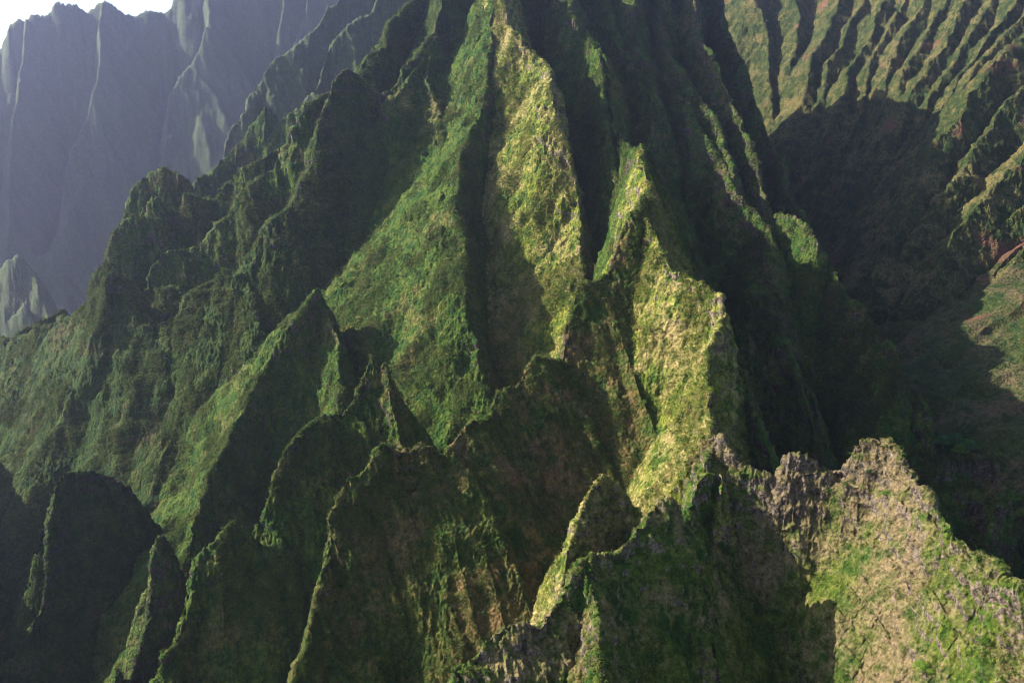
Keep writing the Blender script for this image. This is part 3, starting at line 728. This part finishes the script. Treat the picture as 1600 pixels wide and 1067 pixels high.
def build_tree(name, label, px, py, rad, high, mat, seed, cat='tree', grp=None, n=1300, y0=200):
    g = np.random.default_rng(seed)
    p0 = ground(px, py, y0)
    root = bpy.data.objects.new(name, None); S.collection.objects.link(root)
    root.location = p0 - Vector((0, 0, 0.6))
    tag(root, label, cat, None, grp)
    # trunk with limbs, each a tapered tube
    V, F = [], []
    def tube(a, b, ra, rb, k=7):
        a, b = np.array(a, float), np.array(b, float)
        d = (b - a) / np.linalg.norm(b - a)
        s = np.cross(d, [0.3, 1, 0.2]); s /= np.linalg.norm(s); t = np.cross(d, s)
        i0 = len(V)
        for (c, r) in ((a, ra), ((a + b) / 2 + s * ra * 0.4, (ra + rb) / 2), (b, rb)):
            for q in range(k):
                an = 6.283 * q / k
                V.append(tuple(c + (s * math.cos(an) + t * math.sin(an)) * r))
        for ring in range(2):
            for q in range(k):
                a0 = i0 + ring * k + q; a1 = i0 + ring * k + (q + 1) % k
                F.append((a0, a1, a1 + k, a0 + k))
    tr = rad * 0.07
    fork = high * 0.35
    tube((0, 0, 0), (rad * 0.05, 0, fork), tr * 1.5, tr)
    lobes = []
    nl = 9
    for q in range(nl):
        an = 6.283 * q / nl + g.uniform(-.3, .3)
        rr = rad * (0.62 if q % 3 else 0.2) * g.uniform(0.8, 1.1)
        c = (math.cos(an) * rr, math.sin(an) * rr, high * (g.uniform(0.5, 0.68) if q % 3 else g.uniform(0.75, 0.88)))
        lobes.append((np.array(c), rad * g.uniform(0.30, 0.46)))
        tube((rad * 0.05, 0, fork * 0.95), c, tr * 0.6, tr * 0.15, 5)
    me = bpy.data.meshes.new('trunk'); me.from_pydata(V, [], F); me.update()
    me.materials.append(M['bark'])
    o = bpy.data.objects.new('trunk', me); o.parent = root; S.collection.objects.link(o)
    V2, F2 = [], []
    for k in range(n):
        c, lr = lobes[k % nl]
        d = g.normal(0, 1, 3); d[2] = d[2] * 0.8 + 0.25; d /= np.linalg.norm(d)
        p = c + d * lr * g.uniform(0.55, 1.12) * np.array([1, 1, 0.72])
        a = g.normal(0, 1, 3); a -= a @ d * d * 0.6; a /= np.linalg.norm(a)
        b = np.cross(d, a)
        s = rad * g.uniform(0.035, 0.075)
        i = len(V2)
        V2 += [tuple(p - a * s), tuple(p - b * s * .6), tuple(p + a * s), tuple(p + b * s * .6)]
        F2.append((i, i + 1, i + 2, i + 3))
    me = bpy.data.meshes.new('crown'); me.from_pydata(V2, [], F2); me.update()
    me.materials.append(mat)
    o = bpy.data.objects.new('crown', me); o.parent = root; S.collection.objects.link(o)
    return root
bk = bpy.data.materials.new('bark'); bk.use_nodes = True
nt = bk.node_tree; bs = nt.nodes['Principled BSDF']; bs.inputs['Roughness'].default_value = 0.9
ge = N(nt, 'ShaderNodeNewGeometry')
nt.links.new(ramp(nt, noise(nt, ge.outputs['Position'], 1.2, 4), [(0.3, (0.05, 0.04, 0.03)), (0.7, (0.14, 0.11, 0.09))]), bs.inputs['Base Color'])
M['bark'] = bk
LT_dark = leaf_mat('round_tree_leaves', (0.03, 0.10, 0.03), (0.045, 0.14, 0.04), (0.07, 0.17, 0.05), 0.2)
LT_light = leaf_mat('bright_bush_leaves', (0.06, 0.13, 0.015), (0.12, 0.21, 0.025), (0.22, 0.27, 0.04), 0.3)
LT_mid = leaf_mat('dark_bush_leaves', (0.03, 0.08, 0.01), (0.06, 0.12, 0.012), (0.12, 0.15, 0.02), 0.3)
tg = 'round trees on the shaded valley slope'
build_tree('round_tree', 'large dark green round tree at the left end of the shaded grove', 1472, 704, 8.5, 12, LT_dark, 1, grp=tg, y0=480)
build_tree('round_tree', 'tallest dark green tree at the middle of the shaded grove', 1490, 700, 9, 14, LT_dark, 2, grp=tg, y0=480)
build_tree('round_tree', 'dark green tree at the right end of the grove above the outcrop', 1512, 706, 8, 11, LT_dark, 3, grp=tg, y0=480)
build_tree('round_tree', 'small paler tree in front of the grove, nearest the dark outcrop', 1500, 718, 6, 8, LT_mid, 4, grp=tg, y0=480)
build_tree('round_tree', 'lone small tree on the grass just right of the outcrop top', 1561, 716, 4, 5, LT_mid, 5, grp=tg, y0=480)
build_tree('round_tree', 'green tree on the slope right of the outcrop, upper of two', 1577, 790, 7, 9, LT_mid, 6, grp=tg, y0=480)
build_tree('round_tree', 'green tree by the right edge of the view below the other', 1594, 812, 7, 9, LT_mid, 7, grp=tg, y0=480)
bg_ = 'single bushes on the sunlit ridges'
build_tree('bush', 'large pale green bush at the bottom of the pinkish ridge', 1452, 1056, 4.6, 5.5, LT_light, 11, 'bush', bg_, 2200)
build_tree('bush', 'deep green bush in the bottom right corner of the pinkish ridge', 1545, 1010, 3.4, 3.6, LT_mid, 12, 'bush', bg_, 1500)
build_tree('bush', 'bright green bush near the top of the pinkish ridge', 1382, 778, 3.0, 3.4, LT_light, 13, 'bush', bg_)
build_tree('bush', 'bright green bush in the notch beside the bushy pinnacle', 993, 800, 2.6, 3.0, LT_light, 14, 'bush', bg_)
build_tree('bush', 'small dark bush halfway down the sunlit knife edge face', 1006, 630, 2.4, 2.8, LT_mid, 15, 'bush', bg_)
build_tree('bush', 'dark green bush on the gully side of the pinkish ridge', 1352, 838, 2.4, 2.6, LT_mid, 16, 'bush', bg_)

def bird():
    P = Vector(w(1198, 33, 350))
    V, F = [], []
    # body: lathe along x
    prof = [(-.30, .004), (-.22, .03), (-.1, .06), (.02, .065), (.12, .045), (.18, .035), (.23, .03), (.29, .004)]
    k = 8
    for (x, r) in prof:
        for q in range(k):
            a = 6.283 * q / k
            V.append((x, r * math.cos(a), r * 0.9 * math.sin(a)))
    for i in range(len(prof) - 1):
        for q in range(k):
            F.append((i * k + q, i * k + (q + 1) % k, (i + 1) * k + (q + 1) % k, (i + 1) * k + q))
    for sgn in (1, -1):
        st = [(0.03, 0.10, 0.10, 0.02), (0.22, 0.13, 0.09, 0.10), (0.40, 0.08, 0.05, 0.14), (0.58, -0.06, -0.07, 0.10)]
        i0 = len(V)
        for (yy, xf, xb, zz) in st:
            ch = 0.15 * (1 - yy / 0.66) + 0.01
            for (dx, dz) in ((ch / 2, 0), (0, .008), (-ch / 2, 0), (0, -.006)):
                V.append(((xf + xb) / 2 - 0.06 + dx, sgn * yy, zz + dz))
        for i in range(3):
            for q in range(4):
                F.append((i0 + i * 4 + q, i0 + i * 4 + (q + 1) % 4, i0 + (i + 1) * 4 + (q + 1) % 4, i0 + (i + 1) * 4 + q))
        F.append((i0 + 12, i0 + 13, i0 + 14, i0 + 15))
    i0 = len(V)
    V += [(-.24, .04, 0), (-.24, -.04, 0), (-.46, -.012, 0), (-.78, 0, .01), (-.46, .012, 0), (-.24, 0, .02)]
    F += [(i0, i0 + 5, i0 + 3, i0 + 4), (i0 + 5, i0 + 1, i0 + 2, i0 + 3)]
    me = bpy.data.meshes.new('white_bird'); me.from_pydata(V, [], F); me.update()
    m = bpy.data.materials.new('white_feathers'); m.use_nodes = True
    nt = m.node_tree; b_ = nt.nodes['Principled BSDF']; b_.inputs['Roughness'].default_value = 0.7
    ge = N(nt, 'ShaderNodeNewGeometry')
    nt.links.new(ramp(nt, noise(nt, ge.outputs['Position'], 6, 2), [(0.3, (0.75, 0.75, 0.74)), (0.7, (0.85, 0.85, 0.84))]), b_.inputs['Base Color'])
    me.materials.append(m)
    o = bpy.data.objects.new('white_bird', me); S.collection.objects.link(o)
    o.location = P; o.rotation_euler = (math.radians(-50), math.radians(-20), math.radians(35)); o.scale = (1.25,) * 3
    tag(o, 'tiny white long tailed bird gliding before the dark valley wall', 'bird')
bird()
